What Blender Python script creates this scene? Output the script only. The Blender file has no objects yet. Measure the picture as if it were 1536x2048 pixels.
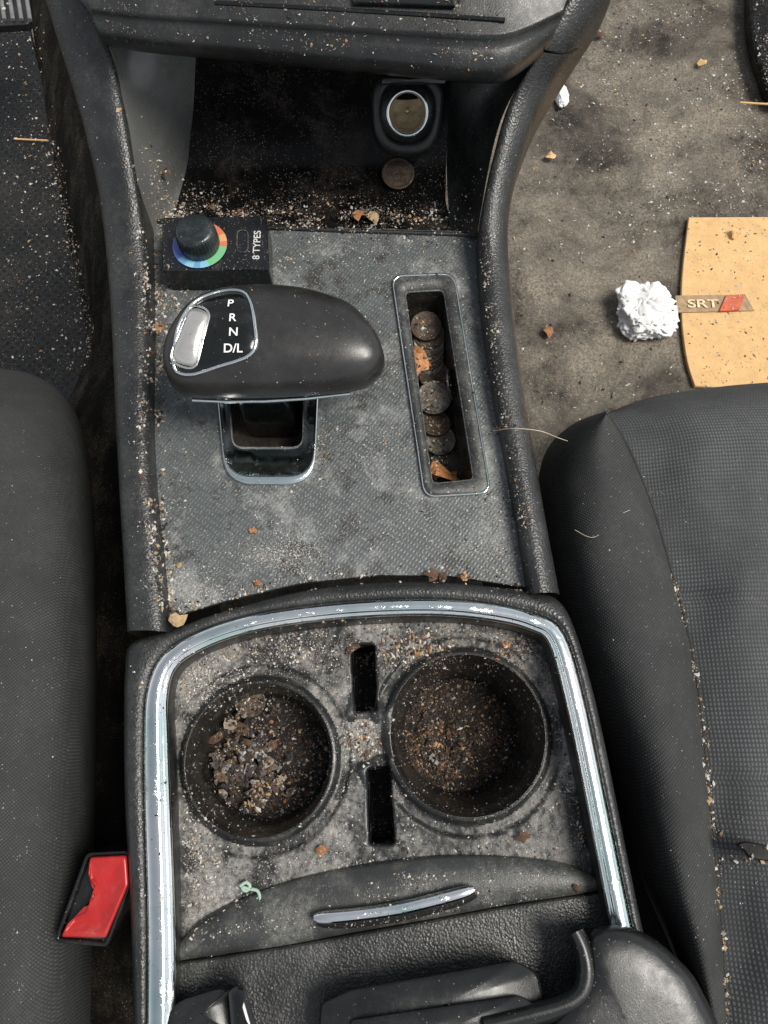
import bpy, bmesh, math, random
from mathutils import Vector, Matrix, noise
from mathutils.bvhtree import BVHTree
random.seed(7)
H=.42; TH=math.radians(17); F=1480.0
S=bpy.context.scene
COL=S.collection
CAM=Vector((0,0,H))
def ray(px,py):
    v=(1024-py)/F; u=(px-768)/F
    return Vector((u, math.sin(TH)+v*math.cos(TH), -math.cos(TH)+v*math.sin(TH)))
def P(px,py,z=0.0):
    d=ray(px,py); t=(z-H)/d.z
    return Vector((d.x*t,d.y*t,z))
# ---------------------------------------------------------------- materials
class NB:
    def __init__(s,name):
        s.m=bpy.data.materials.new(name); s.m.use_nodes=True
        s.t=s.m.node_tree; s.n=s.t.nodes; s.l=s.t.links
        s.b=s.n['Principled BSDF']; s.tc=s.n.new('ShaderNodeTexCoord').outputs['Object']
    def link(s,a,b):
        if isinstance(a,bpy.types.NodeSocket): s.l.new(a,b)
        else: b.default_value=a
    def noise(s,scale,detail=4,rough=.6,vec=None,dist=0):
        n=s.n.new('ShaderNodeTexNoise'); n.inputs['Scale'].default_value=scale
        n.inputs['Detail'].default_value=detail; n.inputs['Roughness'].default_value=rough; n.inputs['Distortion'].default_value=dist
        s.l.new(vec or s.tc,n.inputs['Vector']); return n.outputs['Fac']
    def vor(s,scale,out='Distance',feat='F1'):
        n=s.n.new('ShaderNodeTexVoronoi'); n.feature=feat; n.inputs['Scale'].default_value=scale
        s.l.new(s.tc,n.inputs['Vector']); return n.outputs[out]
    def mr(s,v,a,b,c=0,d=1):
        n=s.n.new('ShaderNodeMapRange'); n.inputs[1].default_value=a; n.inputs[2].default_value=b
        n.inputs[3].default_value=c; n.inputs[4].default_value=d; s.l.new(v,n.inputs[0]); return n.outputs[0]
    def math(s,op,a,b=0.0):
        n=s.n.new('ShaderNodeMath'); n.operation=op
        s.link(a,n.inputs[0]); s.link(b,n.inputs[1]); return n.outputs[0]
    def mix(s,f,a,b):
        n=s.n.new('ShaderNodeMix'); n.data_type='RGBA'
        s.link(f,n.inputs[0])
        for v,i in ((a,6),(b,7)):
            if isinstance(v,bpy.types.NodeSocket): s.l.new(v,n.inputs[i])
            else: n.inputs[i].default_value=(*v[:3],1)
        return n.outputs[2]
    def wave(s,scale,axis='X',rot=0):
        mp=s.n.new('ShaderNodeMapping'); mp.inputs['Rotation'].default_value=(0,0,rot); s.l.new(s.tc,mp.inputs[0])
        n=s.n.new('ShaderNodeTexWave'); n.bands_direction=axis; n.inputs['Scale'].default_value=scale
        n.inputs['Distortion'].default_value=0.0
        s.l.new(mp.outputs[0],n.inputs['Vector']); return n.outputs['Fac']
    def bump(s,h,strength,dist,prev=None):
        n=s.n.new('ShaderNodeBump'); n.inputs['Strength'].default_value=strength; n.inputs['Distance'].default_value=dist
        s.l.new(h,n.inputs['Height'])
        if prev: s.l.new(prev,n.inputs['Normal'])
        return n.outputs['Normal']
def M(name,base,rough=.5,metal=0,dust=0,dc=(.30,.29,.27),dscale=28,lo=.45,hi=.7,tex=None,speck=0,var=.3,spec=.5,coat=0,grime=None,tstr=.5,glo=.5,ghi=.62,bright=.35,tint=None,gscale=None,gamt=.85):
    k=NB(name)
    f=k.noise(dscale*1.7,5)
    col=k.mix(k.mr(f,.3,.7),[c*(1-var) for c in base],[c*(1+var) for c in base])
    if tint: col=k.mix(k.mr(k.noise(22,4,.6),.42,.66),col,tint)
    rg=k.mr(k.noise(160,4),.3,.7,max(.04,rough-.08),rough+.08)
    nrm=None
    if tex=='leather':
        nrm=k.bump(k.vor(760,'Distance'),tstr,.0004); nrm=k.bump(k.noise(300,3),.10,.0003,nrm)
    elif tex=='grain':
        nrm=k.bump(k.noise(1100,3),tstr,.0003)
    elif tex=='weave':
        w=k.math('MULTIPLY',k.wave(170,'X'),k.wave(125,'Y'))
        nrm=k.bump(w,tstr,.0005); nrm=k.bump(k.noise(1400,3),.4,.0003,nrm)
        col=k.mix(k.mr(w,.0,.45),[c*.55 for c in base],col)
    elif tex=='twill':
        w=k.math('MULTIPLY',k.wave(210,'X',.8),k.wave(260,'Y',.8))
        nrm=k.bump(w,tstr,.0004); nrm=k.bump(k.noise(1400,3),.3,.0003,nrm)
        col=k.mix(k.mr(w,0,.5,0,1),[c*.55 for c in base],col)
    elif tex=='emboss':
        w=k.math('MULTIPLY',k.wave(150,'X',.6),k.wave(90,'Y',.6))
        nrm=k.bump(w,tstr,.0003); nrm=k.bump(k.noise(900,3),.4,.0003,nrm)
        col=k.mix(k.mr(w,0,.6,0,.35),col,[c*1.35 for c in base])
    elif tex=='dots':
        w=k.mr(k.math('MULTIPLY',k.wave(42,'X',.78),k.wave(42,'Y',.78)),.45,.6)
        nrm=k.bump(w,1,.0015); col=k.mix(w,col,[c*.25 for c in base])
    elif tex=='carpet':
        nrm=k.bump(k.noise(420,6,.8),1,.004)
        col=k.mix(k.mr(k.noise(500,4,.8),.35,.65),[c*.5 for c in base],col)
    elif tex=='felt':
        nrm=k.bump(k.noise(700,5,.8),.6,.001)
    if grime:
        g=k.math('MULTIPLY',k.mr(k.noise(gscale or dscale*.8+9,8,.75,None,.4),glo,ghi),gamt); col=k.mix(g,col,grime)
    if dust>0:
        a=k.mr(k.noise(dscale,8,.72,None,.3),lo,hi); b=k.mr(k.noise(380,6,.8),.38,.62,.15,1)
        d=k.math('MULTIPLY',k.math('MULTIPLY',a,b),dust)
        col=k.mix(d,col,dc)
        rg=k.math('MAXIMUM',rg,k.math('MULTIPLY',d,.9))
        nrm=k.bump(k.math('MULTIPLY',d,b),.4,.0008,nrm)
    if speck>0:
        for sc,th in ((600,.22),(1100,.26)):
            v=k.n.new('ShaderNodeTexVoronoi'); v.inputs['Scale'].default_value=sc; k.l.new(k.tc,v.inputs['Vector'])
            sp=k.n.new('ShaderNodeSeparateColor'); k.l.new(v.outputs['Color'],sp.inputs[0])
            on=k.math('GREATER_THAN',sp.outputs[0],1-speck)
            dd=k.math('LESS_THAN',v.outputs['Distance'],th)
            m=k.math('MULTIPLY',on,dd)
            m=k.math('MULTIPLY',m,k.mr(k.noise(22,3),.38,.6,.05,.9))
            c2=k.mix(sp.outputs[1],(bright,bright*.97,bright*.9),(.12,.10,.08)); col=k.mix(m,col,c2)
    k.link(col,k.b.inputs['Base Color']); k.link(rg,k.b.inputs['Roughness'])
    k.b.inputs['Metallic'].default_value=metal; k.b.inputs['Specular IOR Level'].default_value=spec
    k.b.inputs['Coat Weight'].default_value=coat
    if nrm: k.l.new(nrm,k.b.inputs['Normal'])
    return k.m
m_leather=M('black_leather',(.017,.018,.018),.37,dust=.38,dc=(.18,.18,.17),lo=.45,hi=.8,tex='leather',speck=.05,tstr=.6)
m_plastic=M('black_plastic',(.010,.011,.011),.33,dust=.3,dc=(.17,.17,.16),lo=.47,hi=.8,tex='grain',speck=.05)
m_rim=M('cup_rim_plastic',(.013,.014,.014),.30,dust=.45,dc=(.17,.17,.16),dscale=45,lo=.48,hi=.72,tex='grain',speck=.10)
m_arm=M('satin_black',(.009,.010,.010),.32,dust=.25,dc=(.10,.10,.10),lo=.48,hi=.8,speck=.03,spec=.45,tex='grain',tstr=.2)
m_gloss=M('gloss_black',(.005,.006,.006),.12,dust=.15,lo=.5,hi=.8,speck=.03)
m_dash=M('dash_plastic',(.014,.015,.015),.36,dust=.40,dc=(.17,.17,.16),dscale=16,lo=.45,hi=.75,tex='grain',speck=.10)
m_plate=M('embossed_panel',(.074,.083,.083),.42,dust=.9,dc=(.37,.37,.36),dscale=20,lo=.52,hi=.66,tex='emboss',speck=.36,grime=(.022,.020,.018),tstr=.5,bright=.6,spec=.5,glo=.51,ghi=.60,gscale=34,gamt=.8)
m_tray=M('dusty_tray',(.014,.015,.014),.42,dust=1,dc=(.36,.345,.32),dscale=30,lo=.46,hi=.61,tex='grain',speck=.45,bright=.5)
m_door=M('dusty_door',(.028,.030,.029),.34,dust=.6,dc=(.22,.22,.2),dscale=24,lo=.45,hi=.66,tex='grain',speck=.25)
m_cup=M('cup_wall',(.012,.012,.011),.27,dust=.4,dc=(.14,.11,.085),dscale=38,lo=.47,hi=.72,speck=.12,tex='grain')
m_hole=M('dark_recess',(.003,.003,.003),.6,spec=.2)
m_chrome=M('dirty_chrome',(.86,.87,.86),.11,1,dust=.40,dc=(.20,.20,.19),dscale=70,lo=.54,hi=.72,speck=.04,var=.04,tint=(.58,.72,.69),bright=.2)
m_satin=M('satin_silver',(.66,.64,.60),.33,.8,dust=.15,dscale=60,var=.04)
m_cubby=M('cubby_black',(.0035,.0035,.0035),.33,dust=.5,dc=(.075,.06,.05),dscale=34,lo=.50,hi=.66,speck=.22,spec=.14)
m_side=M('cubby_side_sheen',(.095,.097,.094),.22,dust=.35,dc=(.25,.22,.18),dscale=22,lo=.5,hi=.75,speck=.12,var=.15)  # left wall only: base lifted to put bright sheen into the colour
m_knob=M('knob_leather',(.021,.0205,.020),.32,dust=.12,dc=(.12,.12,.11),lo=.45,hi=.8,speck=.02,tex='grain',tstr=.2)
m_bolster=M('seat_twill',(.048,.050,.050),.85,dust=.35,dc=(.13,.13,.125),dscale=14,lo=.42,hi=.8,tex='twill',speck=.03,tstr=.6,spec=.15)
m_insert=M('seat_weave',(.088,.092,.095),.9,dust=.3,dc=(.18,.18,.17),dscale=16,lo=.45,hi=.8,tex='weave',speck=.03,tstr=.5,spec=.12)
m_carpet=M('dirty_carpet',(.17,.150,.125),.95,dust=1,dc=(.50,.44,.35),dscale=8,lo=.42,hi=.62,tex='carpet',speck=.34,grime=(.030,.027,.024),spec=.1,glo=.47,ghi=.63,bright=.75,var=.35,gscale=12,gamt=.85)
m_tunnel=M('shaded_tunnel_carpet',(.020,.018,.015),.95,dust=.8,dc=(.15,.12,.085),dscale=22,lo=.48,hi=.68,tex='carpet',speck=.25,spec=.1,bright=.5)  # carpet colour darkened to stand in for shade in the seat gap
m_rubber=M('shaded_rubber_mat',(.007,.0075,.0075),.5,dust=.3,dc=(.08,.07,.055),dscale=12,lo=.48,tex='dots',speck=.16,bright=.4,spec=.35)  # dark rubber, with the footwell's shade put into the colour too
m_tan=M('sunlit_tan_mat',(.62,.39,.18),.9,dust=.5,dc=(.74,.52,.27),dscale=40,lo=.4,hi=.6,tex='felt',speck=.18,spec=.1,var=.14,bright=.75)  # bright tan holds the sunlight on this mat in its base colour
m_red=M('red_plastic',(.36,.017,.016),.30,dust=.4,dc=(.36,.17,.15),dscale=60,lo=.5,hi=.8,var=.12)
m_dirt=M('packed_dirt',(.026,.018,.014),.8,dust=.9,dc=(.095,.070,.050),dscale=60,lo=.47,hi=.6,tex='carpet',speck=.3,bright=.16)
m_tissue=M('white_tissue',(.78,.78,.77),.95,var=.03,tex='felt',spec=.1)
m_white=M('white_print',(.75,.75,.73),.5,var=.02)
m_grey=M('grey_print',(.50,.50,.49),.5,var=.1)
m_coinb=M('copper_coin',(.09,.06,.042),.5,.5,dust=1,dc=(.045,.038,.027),dscale=120,lo=.33,hi=.56)
m_coins=M('nickel_coin',(.15,.14,.12),.46,.7,dust=1,dc=(.07,.06,.045),dscale=120,lo=.33,hi=.56)
m_leaf=M('dry_leaf',(.36,.15,.05),.6,dscale=150,var=.5)
m_green=M('pale_green',(.30,.42,.34),.5,var=.2,dust=.4,dscale=100)
m_hair=M('hair',(.55,.48,.36),.4)
C=[M('crumb_pale',(.48,.46,.41),.9,dscale=300),M('crumb_tan',(.34,.24,.13),.9,dscale=300),
   M('crumb_brown',(.085,.048,.028),.9,dscale=300),M('crumb_black',(.015,.014,.013),.8),M('crumb_grey',(.20,.19,.18),.9,dscale=300),M('crumb_orange',(.28,.12,.05),.8,dscale=300)]
# ---------------------------------------------------------------- geometry helpers
def tag(o,parent=None,label=None,cat=None,kind=None,group=None):
    if parent:
        o.parent=parent; o.matrix_parent_inverse=parent.matrix_world.inverted()
    if label:o['label']=label
    if cat:o['category']=cat
    if kind:o['kind']=kind
    if group:o['group']=group
    return o
def empty(name,loc,label,cat,parent=None):
    o=bpy.data.objects.new(name,None); o.location=loc; o.empty_display_size=.02; COL.objects.link(o)
    o.matrix_world=Matrix.Translation(loc)
    return tag(o,parent,label,cat)
def mk(name,verts,faces,mat,parent=None,smooth=True,**kw):
    me=bpy.data.meshes.new(name); me.from_pydata([tuple(v) for v in verts],[],faces); me.update()
    bm=bmesh.new(); bm.from_mesh(me); bmesh.ops.recalc_face_normals(bm,faces=bm.faces); bm.to_mesh(me); bm.free()
    for m in (mat if isinstance(mat,list) else [mat]): me.materials.append(m)
    if smooth:
        for p in me.polygons:p.use_smooth=True
    o=bpy.data.objects.new(name,me); COL.objects.link(o)
    return tag(o,parent,**kw)
def cr(pts,n,closed=False):
    pts=[Vector(p) for p in pts]; N=len(pts); dense=[]
    segs=N if closed else N-1
    g=(lambda i:pts[i%N]) if closed else (lambda i:pts[max(0,min(N-1,i))])
    for i in range(segs):
        a,b,c,d=g(i-1),g(i),g(i+1),g(i+2)
        for k in range(16):
            t=k/16
            dense.append(.5*((2*b)+(c-a)*t+(2*a-5*b+4*c-d)*t*t+(3*b-a-3*c+d)*t**3))
    dense.append(pts[0] if closed else pts[-1])
    L=[0]
    for i in range(1,len(dense)):L.append(L[-1]+(dense[i]-dense[i-1]).length)
    out=[];j=0;m=n if closed else n-1
    for i in range(n):
        s=L[-1]*i/m
        while j<len(L)-2 and L[j+1]<s:j+=1
        t=(s-L[j])/max(1e-9,L[j+1]-L[j]); out.append(dense[j].lerp(dense[j+1],min(1,t)))
    return out
def crp(pts,per=6):
    pts=[Vector(p) for p in pts]; N=len(pts); out=[]
    g=lambda i:pts[max(0,min(N-1,i))]
    for i in range(N-1):
        a,b,c,d=g(i-1),g(i),g(i+1),g(i+2)
        for k in range(per):
            t=k/per; out.append(.5*((2*b)+(c-a)*t+(2*a-5*b+4*c-d)*t*t+(3*b-a-3*c+d)*t**3))
    out.append(pts[-1]); return out
def loft(name,rows,mat,parent=None,loop=False,cap=False,**kw):
    n=len(rows[0]); vs=[p for r in rows for p in r]; fs=[]
    for i in range(len(rows)-1):
        for j in range(n if loop else n-1):
            k=(j+1)%n; fs.append((i*n+j,i*n+k,(i+1)*n+k,(i+1)*n+j))
    if cap and loop:
        fs.append(tuple(range(n))); fs.append(tuple((len(rows)-1)*n+j for j in range(n)))
    return mk(name,vs,fs,mat,parent,**kw)
def curve_mesh(cu,name,mat,parent=None,smooth=False,**kw):
    o=bpy.data.objects.new('tmp',cu); COL.objects.link(o)
    dg=bpy.context.evaluated_depsgraph_get(); me=bpy.data.meshes.new_from_object(o.evaluated_get(dg))
    bpy.data.objects.remove(o); me.name=name; me.materials.clear(); me.materials.append(mat)
    for p in me.polygons:p.use_smooth=smooth
    q=bpy.data.objects.new(name,me); COL.objects.link(q); return tag(q,parent,**kw)
def plate(name,outer,holes,z0,z1,mat,parent=None,bev=.0008,**kw):
    cu=bpy.data.curves.new(name,'CURVE'); cu.dimensions='2D'; cu.fill_mode='BOTH'
    for pts in [outer]+holes:
        sp=cu.splines.new('POLY'); sp.points.add(len(pts)-1); sp.use_cyclic_u=True
        for q,p in zip(sp.points,pts): q.co=(p[0],p[1],0,1)
    cu.extrude=max(.0001,(z1-z0)/2-bev); cu.bevel_depth=bev; cu.bevel_resolution=2; cu.offset=-bev
    o=curve_mesh(cu,name,mat,parent,**kw)
    for v in o.data.vertices: v.co.z+=(z0+z1)/2
    return o
def tube(name,pts,r,mat,parent=None,closed=False,radii=None,**kw):
    cu=bpy.data.curves.new(name,'CURVE'); cu.dimensions='3D'; cu.bevel_depth=r; cu.bevel_resolution=4; cu.use_fill_caps=True
    sp=cu.splines.new('POLY'); sp.points.add(len(pts)-1); sp.use_cyclic_u=closed
    for i,(q,p) in enumerate(zip(sp.points,pts)):
        q.co=(*p,1); q.radius=radii[i] if radii else 1
    return curve_mesh(cu,name,mat,parent,smooth=True,**kw)
def text(name,s,size,mtx,mat,parent,ext=.0001,bold=0.0):
    cu=bpy.data.curves.new(name,'FONT'); cu.body=s; cu.size=size; cu.extrude=ext; cu.align_x='CENTER'; cu.align_y='CENTER'; cu.offset=bold
    o=curve_mesh(cu,name,mat); o.data.transform(mtx)
    return tag(o,parent)
def rrect(cs,r,n=6):
    out=[];N=len(cs); cs=[Vector(c) for c in cs]
    for i in range(N):
        a,b,c=cs[i-1],cs[i],cs[(i+1)%N]
        p=b+(a-b).normalized()*r; q=b+(c-b).normalized()*r
        for k in range(n):
            t=k/(n-1); out.append(p.lerp(b,t).lerp(b.lerp(q,t),t))
    return out
def PX(pts,z): return [P(p[0],p[1],z) for p in pts]

# ================================================================ SETTING
mk('floor',[(-2,-2,-.285),(2,-2,-.285),(2,2.5,-.285),(-2,2.5,-.285)],[(0,1,2,3)],m_carpet,smooth=False,kind='structure',label='dirty grey brown carpeted car floor covered in crumbs',cat='floor')
plate('floor_mat',PX([(-500,-300),(10,-300),(60,60),(95,200),(130,400),(160,560),(215,800),(230,1100),(-500,1100)],-.277),[],-.284,-.277,m_rubber,label='black studded rubber floor mat with white crumbs, darkened for footwell shade',cat='floor mat',bev=.002)
rows=[]
for a,b in zip(crp([(50,-60),(85,200),(118,400),(150,560),(170,700),(120,850),(60,1100),(60,2300)],5),crp([(260,-60),(300,200),(330,400),(340,560),(350,700),(355,850),(360,1100),(360,2300)],5)):
    A=P(a.x,a.y,-.2845 if a.y<800 else -.26);B=P(b.x,b.y,-.10)
    rows.append([A.lerp(B,t/8)+Vector((0,0,.02*math.sin(math.pi*t/8))) for t in range(9)])
loft('shaded_tunnel_carpet',rows,m_tunnel,None,label='brown dusty carpet over the transmission tunnel, darkened as seat gap shade',cat='carpet')
tm=empty('sunlit_tan_mat',P(1450,600,-.284),'sunlit tan mat piece with worn brown and red emblem','floor mat')
plate('mat_pad',PX(cr([(1378,434),(1372,480),(1364,560),(1364,640),(1374,720),(1390,772)],20)+[Vector((1900,800)),Vector((1900,432))],-.279),[],-.284,-.279,m_tan,tm,bev=.001)
zt=-.2785
plate('emblem_bar',PX([(1350,592),(1490,590),(1508,622),(1352,626)],zt),[],zt,zt+.001,M('emblem_brown',(.30,.20,.11),.7,dust=.5,dc=(.5,.35,.2),dscale=90),tm,bev=.0002)
plate('emblem_badge',PX([(1452,591),(1490,589),(1478,621),(1438,623)],zt+.002),[],zt+.001,zt+.003,M('emblem_red',(.48,.09,.04),.7,dust=.7,dc=(.45,.22,.11),dscale=60,lo=.4,hi=.7),tm,bev=.0004)
c0=P(1406,608,zt+.002)
text('emblem_lettering','SRT',.0140,Matrix.Translation(c0)@Matrix.Diagonal((1.45,1,1,1)),M('emblem_gold',(.72,.58,.36),.5,.2,dust=.7,dc=(.42,.30,.17),dscale=120,lo=.4,hi=.6),tm,.0003,.0002)
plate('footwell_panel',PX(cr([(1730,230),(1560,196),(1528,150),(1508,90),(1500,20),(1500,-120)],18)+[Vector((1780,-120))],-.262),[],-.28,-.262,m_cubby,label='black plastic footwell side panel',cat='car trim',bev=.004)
pe=empty('pedal',P(30,20,-.2),'grey ribbed metal foot pedal in the dark footwell','pedal')
plate('pedal_pad',PX(rrect([(-40,-60),(45,-60),(62,48),(-20,52)],15),-.15),[],-.158,-.15,m_plastic,pe)
mpg=M('pedal_grey',(.14,.14,.14),.5,dust=.3)
for i in range(5):
    x=-22+i*17
    tube('pedal_rib',[P(x,-50,-.149),P(x+14,40,-.149)],.0022,mpg,pe)

# ================================================================ CONSOLE
con=empty('center_console',(0,.1,-.28),'black centre console with dusty panel, chrome trims and filthy cup holders','car console')
def rail(name,st,parent):
    st=crp([Vector(s) for s in st],5); rows=[]
    for s in st:
        ox,ix,py,z=s
        f=max(0,min(1,(py-480)/200)); zb=(z-.035)*(1-f)+(-.27)*f
        o=P(ox,py,z-.012); i=P(ix,py,z-.006); r=[Vector((o.x,o.y,zb)),Vector((o.x,o.y,z-.028))]
        for k in range(13):
            a=math.pi*k/12; t=(1-math.cos(a))/2; h=math.sin(a)**.75*.011
            r.append(o.lerp(i,t)+Vector((0,0,h)))
        r.append(Vector((i.x,i.y,min(z-.012,-.012) if py>430 else z-.03)))
        rows.append(r)
    return loft(name,rows,m_leather,parent)
rail('side_rail',[s for s in [(70,150,-60,.105),(92,168,0,.095),(122,222,100,.08),(165,255,240,.055),(198,280,380,.035),(214,296,500,.02),(226,303,650,.015),(235,303,850,.013),(243,312,1000,.012),(250,325,1120,.012),(258,338,1266,.011)]],con)
rail('side_rail',[(1240,1150,-60,.105),(1213,1128,0,.095),(1150,1085,100,.08),(1085,1018,210,.058),(1042,985,320,.042),(1018,962,430,.028),(1016,958,520,.018),(1028,968,650,.015),(1048,990,800,.013),(1073,1017,950,.012),(1094,1038,1070,.012),(1117,1058,1192,.011)],con)
tube('rail_seam',[P(x,y,z) for x,y,z in ((1078,98,.080),(1092,103,.0885),(1118,106,.0905),(1140,104,.0875),(1154,98,.070))],.0007,m_hole,con)
gate_out=rrect([(427,740),(641,740),(630,971),(450,971)],58,9)
gate_in=rrect([(456,770),(606,770),(604,893),(466,893)],22,9)
coin_out=rrect([(781,548),(910,544),(984,988),(848,996)],26,8)
coin_in=rrect([(811,585),(886,581),(946,958),(866,966)],10,8)
top_out=[(284,440),(290,600),(285,800),(296,950),(310,1100),(322,1258),(345,1232),(450,1202),(600,1166),(760,1150),(900,1152),(1062,1176),(1052,1100),(1030,1010),(1000,880),(980,740),(968,600),(966,460),(940,462),(540,452),(420,438)]
plate('top_panel',PX(top_out,0),[PX(gate_in,0),PX(coin_in,0)],-.004,0,m_plate,con,bev=.0005,label='dusty embossed grey panel strewn with crumbs')
tube('panel_edge_lip',[P(x,y,.0003) for x,y in ((300,442),(540,456),(700,462),(960,470))],.0016,m_plastic,con)
def ringpart(name,out,inn,prof,mat,parent,**kw):
    rows=[]
    for t,z in prof: rows.append([P(*(a.lerp(b,t)),z) for a,b in zip(out,inn)])
    return loft(name,rows,mat,parent,loop=True,**kw)
ringpart('shifter_bezel',gate_out,gate_in,[(0,0),(.02,.0018),(.07,.0030),(.16,.0034),(.26,.0030),(.55,.0016),(.85,.0009),(.95,-.0002),(1,-.0025),(1.02,-.03)],m_chrome,con)
plate('shifter_well',PX(rrect([(440,760),(620,760),(620,900),(450,900)],10),-.03),[],-.034,-.03,m_dirt,con)
ct=empty('coin_tray',P(880,780,-.04),None,None,con)
ringpart('tray_rim',coin_out,coin_in,[(0,0),(.03,.0022),(.08,.0028),(.14,.0022)],m_chrome,ct)
ringpart('tray_bezel',coin_out,coin_in,[(.135,.0018),(.3,.003),(.8,.002),(1,-.001)],m_door,ct)
pin=PX(coin_in,0); cc=sum(pin,Vector())/len(pin)
rows=[]
for s,z in ((1,-.0005),(.97,-.012),(.93,-.034)): rows.append([Vector((cc.x+(p.x-cc.x)*s,cc.y+(p.y-cc.y)*(s*.5+.5),z)) for p in pin])
loft('tray_pocket',rows+[[Vector((cc.x+(p.x-cc.x)*.01,cc.y+(p.y-cc.y)*.8,-.035)) for p in pin]],m_cup,ct,loop=True)
# cubby
cub=empty('storage_cubby',P(630,380,-.02),None,None,con)
L1=[(150,-20,.098),(222,98,.075),(252,240,.05),(278,380,.03),(292,455,.008)]
L2=[(400,40,.085),(392,110,.06),(386,220,.020),(374,330,-.009),(340,455,-.004)]
def lines(a,b,n=9,bulge=0):
    a=crp(a,6); b=crp(b,6); rows=[]
    for p,q in zip(a,b):
        A=P(*p); B=P(*q); rows.append([A.lerp(B,t/n)+Vector((0,0,-bulge*math.sin(math.pi*t/n))) for t in range(n+1)])
    return rows
loft('side_wall',lines(L1,L2,9,.009),m_side,cub)
R1=[(1150,-20,.098),(1092,90,.075),(1020,200,.055),(985,300,.04),(955,465,.010)]
R2=[(900,40,.085),(905,110,.06),(899,220,.020),(893,330,-.009),(900,468,-.004)]
loft('side_wall',lines(R1,R2,9,.006),m_plastic,cub)
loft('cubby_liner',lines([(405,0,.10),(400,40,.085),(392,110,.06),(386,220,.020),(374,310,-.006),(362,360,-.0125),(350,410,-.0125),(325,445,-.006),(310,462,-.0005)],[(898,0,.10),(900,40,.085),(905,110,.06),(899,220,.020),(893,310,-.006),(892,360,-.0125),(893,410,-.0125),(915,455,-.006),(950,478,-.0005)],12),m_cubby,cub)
# power socket
so=empty('power_socket',P(815,225,.03),None,None,con)
ctr=P(815,226,.034); vd=(CAM-ctr).normalized(); tl=(vd+Vector((0,-.12,.0))).normalized()
rm=tl.to_track_quat('Z','Y').to_matrix().to_4x4(); MT=Matrix.Translation(ctr)@rm
def lathe(name,prof,mtx,mat,parent,n=48,**kw):
    rows=[[mtx@Vector((r*math.cos(2*math.pi*i/n),r*math.sin(2*math.pi*i/n),z)) for i in range(n)] for r,z in prof]
    return loft(name,rows,mat,parent,loop=True,**kw)
lathe('socket_ring',[(.0138,-.004),(.0142,.001),(.0135,.0026),(.0122,.0026),(.0114,.0005),(.0112,-.006)],MT,m_chrome,so)
lathe('socket_barrel',[(.0113,-.001),(.0107,-.012),(.0105,-.018),(.0001,-.019)],MT,M('barrel_metal',(.62,.50,.32),.5,.1,dust=.7,dc=(.10,.08,.05),dscale=110,lo=.42,hi=.6),so)
lathe('socket_contact',[(.0022,-.019),(.0022,-.012),(.0015,-.0105),(.0001,-.010)],MT,m_chrome,so,16)
lathe('socket_collar',[(.0195,-.02),(.0190,-.008),(.0175,-.003),(.0139,-.0015)],MT,m_plastic,so)
hp=[Vector((x*.0215,y*.0225,0)) for x,y in rrect([(-1,-1.15),(1,-1.15),(1.12,1),(-1.12,1)],.9,9)]
loft('socket_housing',[[MT@(p*s+Vector((0,0,z))) for p in hp] for s,z in ((1.15,-.04),(1.08,-.016),(1.03,-.010),(.95,-.0078),(.72,-.0072),(.70,-.03))],m_plastic,so,loop=True,cap=False)
cpo=rrect([(-.018,.0155),(.024,.0165),(.025,.0225),(.006,.0215),(-.017,.0215)],.002,5)
loft('socket_cap',[[MT@Vector((p.x*s,.019+(p.y-.019)*s,z)) for p in cpo] for s,z in ((1,-.008),(1,.002),(.95,.0032),(.02,.0036))],m_gloss,so,loop=True)

# rear frame + chrome + tray
OUT=[(272,2120),(266,1950),(260,1800),(250,1600),(248,1450),(250,1350),(262,1288),(335,1262),(450,1222),(600,1183),(760,1165),(900,1166),(1050,1182),(1112,1198),(1148,1255),(1190,1400),(1228,1580),(1262,1750),(1290,1880),(1320,2000)]
CEN=[(322,2120),(324,1950),(322,1800),(316,1620),(313,1480),(315,1390),(338,1325),(400,1282),(500,1248),(620,1228),(750,1217),(880,1215),(990,1226),(1065,1245),(1112,1278),(1148,1400),(1182,1560),(1212,1710),(1240,1850),(1262,1950)]
HW =[30,30,29,28,26,23,20,19,18,18,18,18,18,18,19,20,20,21,22,22]
def nrm2(c):
    out=[]
    for i in range(len(c)):
        a=c[max(0,i-1)];b=c[min(len(c)-1,i+1)];d=(b-a).normalized(); out.append(Vector((-d.y,d.x)))
    return out
o3=crp(OUT,5); c3=crp(CEN,5); h3=[v.x for v in crp([(h,0) for h in HW],5)]
nn=nrm2(c3)
sgn=1 if (nn[0].x>0) else -1
INN=[c+n*sgn*h for c,n,h in zip(c3,nn,h3)]; EXT=[c-n*sgn*h for c,n,h in zip(c3,nn,h3)]
rows=[]
for o_,e in zip(o3,EXT):
    r=[]
    a=P(o_.x,o_.y,.002); r.append(Vector((a.x,a.y,-.27))); r.append(Vector((a.x,a.y,-.01)))
    for t,z in ((0,.0),(.06,.0045),(.2,.0075),(.5,.009),(.8,.0085),(.95,.0075),(1.02,.0055)):
        q=o_.lerp(e,t); r.append(P(q.x,q.y,z))
    rows.append(r)
loft('rear_frame',rows,m_leather,con)
rows=[]
for c,e,i_ in zip(c3,EXT,INN):
    r=[]
    for t,z in ((0,.006),(.02,.0078),(.10,.0092),(.28,.0101),(.50,.0103),(.60,.0098),(.66,.0088),(.76,.0080),(.90,.0072),(.97,.0050),(1,.001)):
        q=e.lerp(i_,t); r.append(P(q.x,q.y,z))
    rows.append(r)
loft('chrome_trim',rows,m_chrome,con,label='tarnished curved chrome trim with pale green tint')
rows=[]
TZ=-.014
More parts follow.
